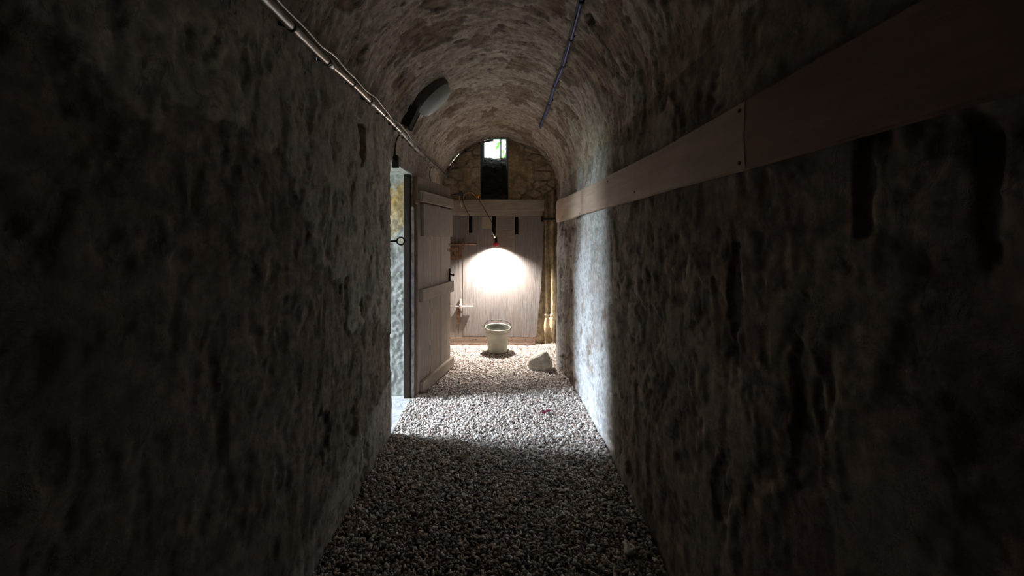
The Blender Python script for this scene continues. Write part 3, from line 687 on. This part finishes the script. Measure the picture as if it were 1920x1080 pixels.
# ------------------------------------------------------------------ timber boards along the right wall
def board(y0, y1, label, m):
    e = empty('wooden_board', (0, 0, 0), label, 'board', 0)
    yy = np.linspace(y0, y1, int((y1-y0)/.04)+2); bm = bmesh.new(); prev = None
    for y in yy:
        zt_ = float(np.interp(y, [-1, 1.2, 1.7, 2.4, 3.2, 4.0, 4.6], [1.84, 1.842, 1.846, 1.868, 1.875, 1.895, 1.91])); zb_ = float(np.interp(y, [-1, 1.1, 1.6, 2.4, 3.4, 3.7, 4.6], [1.65, 1.65, 1.66, 1.662, 1.668, 1.652, 1.658]))
        xw = float(xr(y, 1.75)) - .012-.010*math.sin(y*2.1)
        if y > 4.0: xw -= .0
        t = .022; ring = [bm.verts.new(c) for c in ((xw, y, zb_), (xw-t, y, zb_+.002), (xw-t-.004, y, (zb_+zt_)/2), (xw-t, y, zt_-.002), (xw, y, zt_))]
        if prev:
            for i in range(5): bm.faces.new((prev[i], prev[(i+1) % 5], ring[(i+1) % 5], ring[i]))
        else: bm.faces.new(ring)
        prev = ring
    bm.faces.new(prev[::-1]); return e, obj('plank', bm, m, e)
b1, p1 = board(1.078, 4.60, 'long pinkish sawn board fixed along the right wall towards the far end', M['boardwood'])
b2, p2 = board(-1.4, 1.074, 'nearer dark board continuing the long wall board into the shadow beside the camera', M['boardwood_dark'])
# faded stamped line on the board (upright strokes across it)
bm = bmesh.new(); r = random.Random(9)
for i in range(13):
    z = 1.672+i*.0152
    for k in range(3):
        yy = 3.18+k*.022; x = float(xr(yy, 1.75))-.012-.010*math.sin(yy*2.1)-.0285
        a = r.uniform(-.003, .003)
        q = [bm.verts.new(c) for c in ((x, yy, z), (x, yy+.006, z), (x, yy+.006+a, z+.010), (x, yy+a, z+.010))]; bm.faces.new(q)
    q = [bm.verts.new(c) for c in ((x, 3.18, z+.004), (x, 3.23, z+.004), (x, 3.23, z+.0065), (x, 3.18, z+.0065))]; bm.faces.new(q)
obj('stamp_mark', bm, M['stamp'], b1)['label'] = 'faded stamped marks'
for yy, z in ((1.10, 1.82), (1.10, 1.67), (2.0, 1.70), (2.5, 1.83), (3.3, 1.68), (4.1, 1.70)):
    x = float(xr(yy, 1.75))-.012-.010*math.sin(yy*2.1)-.024; bm = bmesh.new(); lathe(bm, [(0, .004), (.006, .002), (.006, 0)], (x, yy, z), (-1, 0, 0), 8); obj('screw', bm, M['blackiron'], b1)

# ------------------------------------------------------------------ steel pipe on the left with clips and its wire
PT = empty('steel_pipe', (0, 0, 0), 'shiny steel pipe running along the top of the left wall', 'pipe', 0)
ry = [.2, 1.23, 1.6, 1.94, 2.2, 2.8, 3.3, 3.65, 4.3, 5.0, 5.30]; rzv = [2.21, 2.217, 2.222, 2.245, 2.25, 2.265, 2.268, 2.272, 2.292, 2.32, 2.33]
pz = lambda y: float(np.interp(y, ry, rzv)); pxx = lambda y: -.748+.004*math.sin(y*3)
pp = [(pxx(y), y, pz(y)) for y in np.arange(.2, 5.31, .08)]
bm = bmesh.new(); tube(bm, pp, .0155, 16); obj('tube', bm, M['steel'], PT, True)
clips = [.55, .95, 1.385, 1.672, 1.95, 2.20, 2.47, 2.72, 2.87, 3.10, 3.33, 3.55, 3.82, 4.05, 4.3, 4.55, 4.8, 5.05]
for i, y in enumerate(clips):
    c = Vector((pxx(y), y, pz(y))); bm = bmesh.new()
    tube(bm, [c+Vector((0, -.006, 0)), c+Vector((0, .006, 0))], .0180, 16)
    ww = c+Vector((-.045, 0, .012)); tube(bm, [c, ww], .008, 8)
    cl = obj('pipe_clip', bm, M['clip'], PT, True)
for y in (1.70, 2.24, 2.90, 3.36, 4.1, 4.6):
    c = Vector((pxx(y), y, pz(y))); bm = bmesh.new()
    lathe(bm, [(.0155, -.024), (.020, -.02), (.0215, 0), (.020, .02), (.0155, .024)], c, (0, 1, 0), 16); cp = obj('coupling', bm, M['steel'], PT, True)
WR = [( -.735+.004*math.sin(y*9), y, pz(y)+.030+.006*math.sin(y*11+1)+.004*math.sin(y*23)) for y in np.arange(.3, 5.25, .04)]
bm = bmesh.new(); tube(bm, WR, .0042, 6); setp(obj('cable', bm, M['steel'], None, True), 'thin wavy cable running just above the steel pipe', 'cable')
# short stubs hanging down from the pipe near the far end
bm = bmesh.new(); tube(bm, smooth_pts([(-.765, 4.30, 2.27), (-.772, 4.25, 2.22), (-.775, 4.25, 2.17), (-.772, 4.30, 2.12), (-.78, 4.38, 2.09)]), .004, 8)
setp(obj('cable', bm, M['blackcable'], None, True), 'short black cable dropping from the pipe behind the top of the open door', 'cable')

# black conduit round the left half of the far arch
bm = bmesh.new(); A0 = []
for t in np.linspace(math.radians(168), math.radians(97), 30):
    A0.append((.005+.765*math.cos(t), YEND-.075, SPR+.705*math.sin(t)))
A0 = [(-.748, 5.26, 2.30)]+A0[4:]
tube(bm, A0, .016, 10); ac = obj('tube', bm, M['greyplastic'], None, True)
AC = empty('arched_conduit', (0, 0, 0), 'dark conduit curving round the left half of the far arch to the window', 'conduit', 0); ac.parent = AC
for i in (6, 13, 20):
    bm = bmesh.new(); c = Vector(A0[i]); t = (Vector(A0[i+1])-c).normalized(); tube(bm, [c-t*.012, c+t*.012], .021, 10); tube(bm, [c, c+Vector((0, .07, 0))], .006, 6); obj('clip', bm, M['blackiron'], AC, True)

# ------------------------------------------------------------------ blue conduit on the vault
bc = [(1104, -60), (1090, 0), (1081, 38), (1072, 70), (1056, 123), (1041, 160), (1031, 193), (1021, 219), (1013, 240)]
bp_ = smooth_pts([on_vault(a, b, .04) for a, b in bc], 6)
BC = empty('blue_conduit', (0, 0, 0), 'thin blue-grey conduit clipped along the right side of the vault', 'conduit', 0)
bm = bmesh.new(); tube(bm, bp_, .011, 12); obj('tube', bm, M['blueplastic'], BC, True)
bm = bmesh.new(); bp2 = [p+Vector((-.012, 0, .010)) for p in bp_]; tube(bm, bp2, .006, 8); obj('cable', bm, M['blackcable'], BC, True)
for a, b in ((1091, 3), (1071, 74), (1056, 123), (1040, 161), (1030, 195), (1019, 222)):
    p = on_vault(a, b, .04); q = on_vault(a+1, b-4, .04); t = (q-p).normalized(); bm = bmesh.new(); tube(bm, [p-t*.010, p+t*.010], .0150, 12)
    nrm = Vector((p.x/.73**2, 0, (p.z-SPR)/RISE**2)).normalized(); tube(bm, [p, p+nrm*.05], .007, 8); obj('conduit_clip', bm, M['blackplastic'], BC, True)

# ------------------------------------------------------------------ bulkhead light on the left of the vault
c0 = on_vault(801, 173, .0); nin = -Vector((c0.x/HL**2, 0, (c0.z-SPR)/RISE**2)).normalized()
BL = empty('bulkhead_light', c0, 'oval bulkhead light with a clear glass cover, mounted on the left of the vault', 'light fitting', 0)
bm = bmesh.new(); lathe(bm, [(0, -.03), (.138, -.03), (.145, -.02), (.145, .045), (.138, .055), (.0, .055)], (0, 0, 0), nin, 40); [setattr(v, 'co', Vector((v.co.x*1.25, v.co.y*.6, v.co.z*1.25))) for v in bm.verts]; obj('housing', bm, M['greyplastic'], BL, True)
bm = bmesh.new(); lathe(bm, [(.128, .055), (.126, .080), (.112, .105), (.08, .116), (0, .12)], (0, 0, 0), nin, 40); [setattr(v, 'co', Vector((v.co.x*1.25, v.co.y*.65, v.co.z*1.25))) for v in bm.verts]; obj('glass_cover', bm, M['glass'], BL, True)
bm = bmesh.new(); lathe(bm, [(0, .058), (.12, .058), (.12, .064), (0, .066)], (0, 0, 0), nin, 32); [setattr(v, 'co', Vector((v.co.x*1.25, v.co.y*.65, v.co.z*1.25))) for v in bm.verts]; obj('reflector', bm, M['chrome'], BL, True)
bm = bmesh.new(); lathe(bm, [(0, .07), (.02, .07), (.022, .08), (.026, .10), (.02, .115), (0, .12)], (0, .02, 0), nin, 16); obj('bulb', bm, M['glass'], BL, True)
bm = bmesh.new(); tg = nin.cross(Vector((0, 1, 0))).normalized()
if tg.z > 0: tg = -tg
tube(bm, [tg*.14+nin*.03, tg*.165+nin*.045, tg*.18+nin*.03], .007, 8); obj('cable_gland', bm, M['beige'], BL, True)
c1 = on_vault(764, 219, .0); n1 = -Vector((c1.x/HL**2, 0, (c1.z-SPR)/RISE**2)).normalized()
JB = empty('ballast_box', c1, 'dark rectangular box between the oval light and the steel pipe', 'box', 0)
t1 = n1.cross(Vector((0, 1, 0))).normalized(); bm = bmesh.new(); n_ = bmesh.new(); bmesh.ops.create_cube(n_, size=1)
Mx = Matrix((t1*.15, Vector((0, 1, 0))*.11, n1*.075)).transposed()
for v in n_.verts: v.co = Mx @ v.co+n1*.02
bmesh.ops.bevel(n_, geom=n_.edges[:], offset=.006, segments=3, affect='EDGES'); merge(bm, n_); obj('case', bm, M['blackplastic'], JB)
if t1.z > 0: t1 = -t1
for sgn in (1, -1):
    bm = bmesh.new(); tube(bm, [t1*sgn*.072+n1*.03, t1*sgn*.092+n1*.035], .009, 8); obj('cable_gland', bm, M['beige'], JB, True)

# small black box hanging beside the doorway with its cable
sb = W(741, 303, 2.93)
SBX = empty('socket_box', sb, 'small black box hanging on a cable above the side doorway', 'box', 0)
bm = bmesh.new(); box(bm, -.024, .024, -.02, .03, -.048, .048, .006); obj('case', bm, M['blackplastic'], SBX)
bm = bmesh.new(); tube(bm, smooth_pts([(0, 0, .045), (-.002, 0, .09), (0.0, .01, .13), (.012, 0, .17), (.03, 0, .20), (.052, -.01, .215)]), .0055, 8); obj('cable', bm, M['blackcable'], SBX, True)

# iron eye bolt at the edge of the doorway
EY = empty('eye_bolt', (-.80, 2.855, 1.442), 'black iron ring bolt sticking out from the left wall at the doorway edge', 'ring bolt', 0)
bm = bmesh.new()
ring = [(.066+.027*math.cos(t)*(1.15 if math.cos(t) < 0 else 1), 0, .027*math.sin(t)) for t in np.linspace(0, 2*math.pi, 25)[:-1]]
tube(bm, ring, .0062, 8, closed=True); obj('ring', bm, M['blackiron'], EY, True)
bm = bmesh.new(); tube(bm, [(-.06, 0, 0), (.015, 0, 0), (.038, 0, 0)], [.006, .007, .010], 8); obj('shank', bm, M['blackiron'], EY, True)

# ------------------------------------------------------------------ work lamp with its cable and plugs
WL = empty('work_lamp', LAMP_POS+Vector((0, 0, .012)), 'lit work lamp with a red collar hanging head down before the far door', 'lamp', 0)
dx = Vector((0, 0, 0))
bm = bmesh.new(); lathe(bm, [(0, .13), (.012, .13), (.018, .122), (.020, .06), (.026, .05), (.026, .045)], seg=20); obj('body', bm, M['blackplastic'], WL, True)
bm = bmesh.new(); lathe(bm, [(0, .05), (.030, .05), (.040, .042), (.043, .012), (.040, .008)], seg=24); obj('collar', bm, M['redplastic'], WL, True)
bm = bmesh.new(); lathe(bm, [(.036, .010), (.034, .012), (.0, .014)], seg=24); obj('lens', bm, M['led'], WL, True)
bm = bmesh.new(); tube(bm, [(-.004, -.01, .115), (-.04, -.02, .165), (-.058, -.02, .20)], .010, 10); obj('clip', bm, M['chrome'], WL, True)
hk = W(868, 368, 5.17)
# cable from the socket, over the rail and down to the lamp
o = WL.location
bm = bmesh.new(); cp = [W(876, 372, 5.2), W(873, 366, 5.17), W(878, 360, 5.15), W(888, 362, 5.14), W(900, 378, 5.14), W(912, 398, 5.14), W(921, 415, 5.13), W(927, 428, 5.12), o+Vector((0, 0, .125))]
tube(bm, smooth_pts([p-o for p in cp]), .0045, 8); obj('cable', bm, M['blackcable'], WL, True)
bm = bmesh.new(); s0 = W(864, 363, 5.2)
box(bm, s0.x-.028, s0.x+.022, s0.y-.02, s0.y+.02, s0.z-.028, s0.z+.035, .008)
tube(bm, smooth_pts([s0, W(855, 364, 5.2), W(848, 367, 5.2), W(843, 372, 5.22), W(840, 373, 5.22)]), .012, 8)
setp(obj('extension_socket', bm, M['blackplastic']), 'black extension socket lying on the top rail of the far door', 'socket')
bm = bmesh.new(); tube(bm, smooth_pts([W(866, 368, 5.19), W(869, 380, 5.2), W(874, 393, 5.24), W(880, 405, 5.28)]), .0045, 8)
setp(obj('cable', bm, M['blackcable'], None, True), 'black cable hanging from the socket down to the left slot of the far door', 'cable')
bm = bmesh.new(); tube(bm, [W(863, 377, 5.18), W(864.5, 382, 5.18), W(866.5, 388, 5.18)], [.009, .013, .009], 10)
tube(bm, smooth_pts([W(862, 366, 5.19), W(861, 372, 5.18), W(863, 378, 5.18)]), .005, 8)
setp(obj('plug', bm, M['beige'], None, True), 'small beige connector dangling below the black socket', 'plug')
bm = bmesh.new(); tube(bm, smooth_pts([W(869, 373, 5.2), W(870, 366, 5.19), W(876, 361.5, 5.18), W(884, 361.5, 5.18), W(890, 365, 5.18), W(894, 368, 5.18)]), .006, 8)
pg = obj('cord', bm, M['beige'], None, True)
PG = empty('orange_plug', (0, 0, 0), 'orange plug on a beige cord lying on the rail below the window shaft', 'plug', 0); pg.parent = PG
bm = bmesh.new(); a = W(889, 365, 5.18); b = W(899, 369, 5.19); ax = (b-a).normalized()
lathe(bm, [(0, 0), (.010, .0), (.014, .02), (.018, .035), (.028, .045), (.030, .062), (.024, .075), (0, .077)], a, ax, 16); obj('head', bm, M['orange'], PG, True)
bm = bmesh.new(); tube(bm, smooth_pts([b, W(902, 372, 5.2), W(905, 375, 5.22)]), .006, 8); obj('pin_lead', bm, M['blackcable'], PG, True)
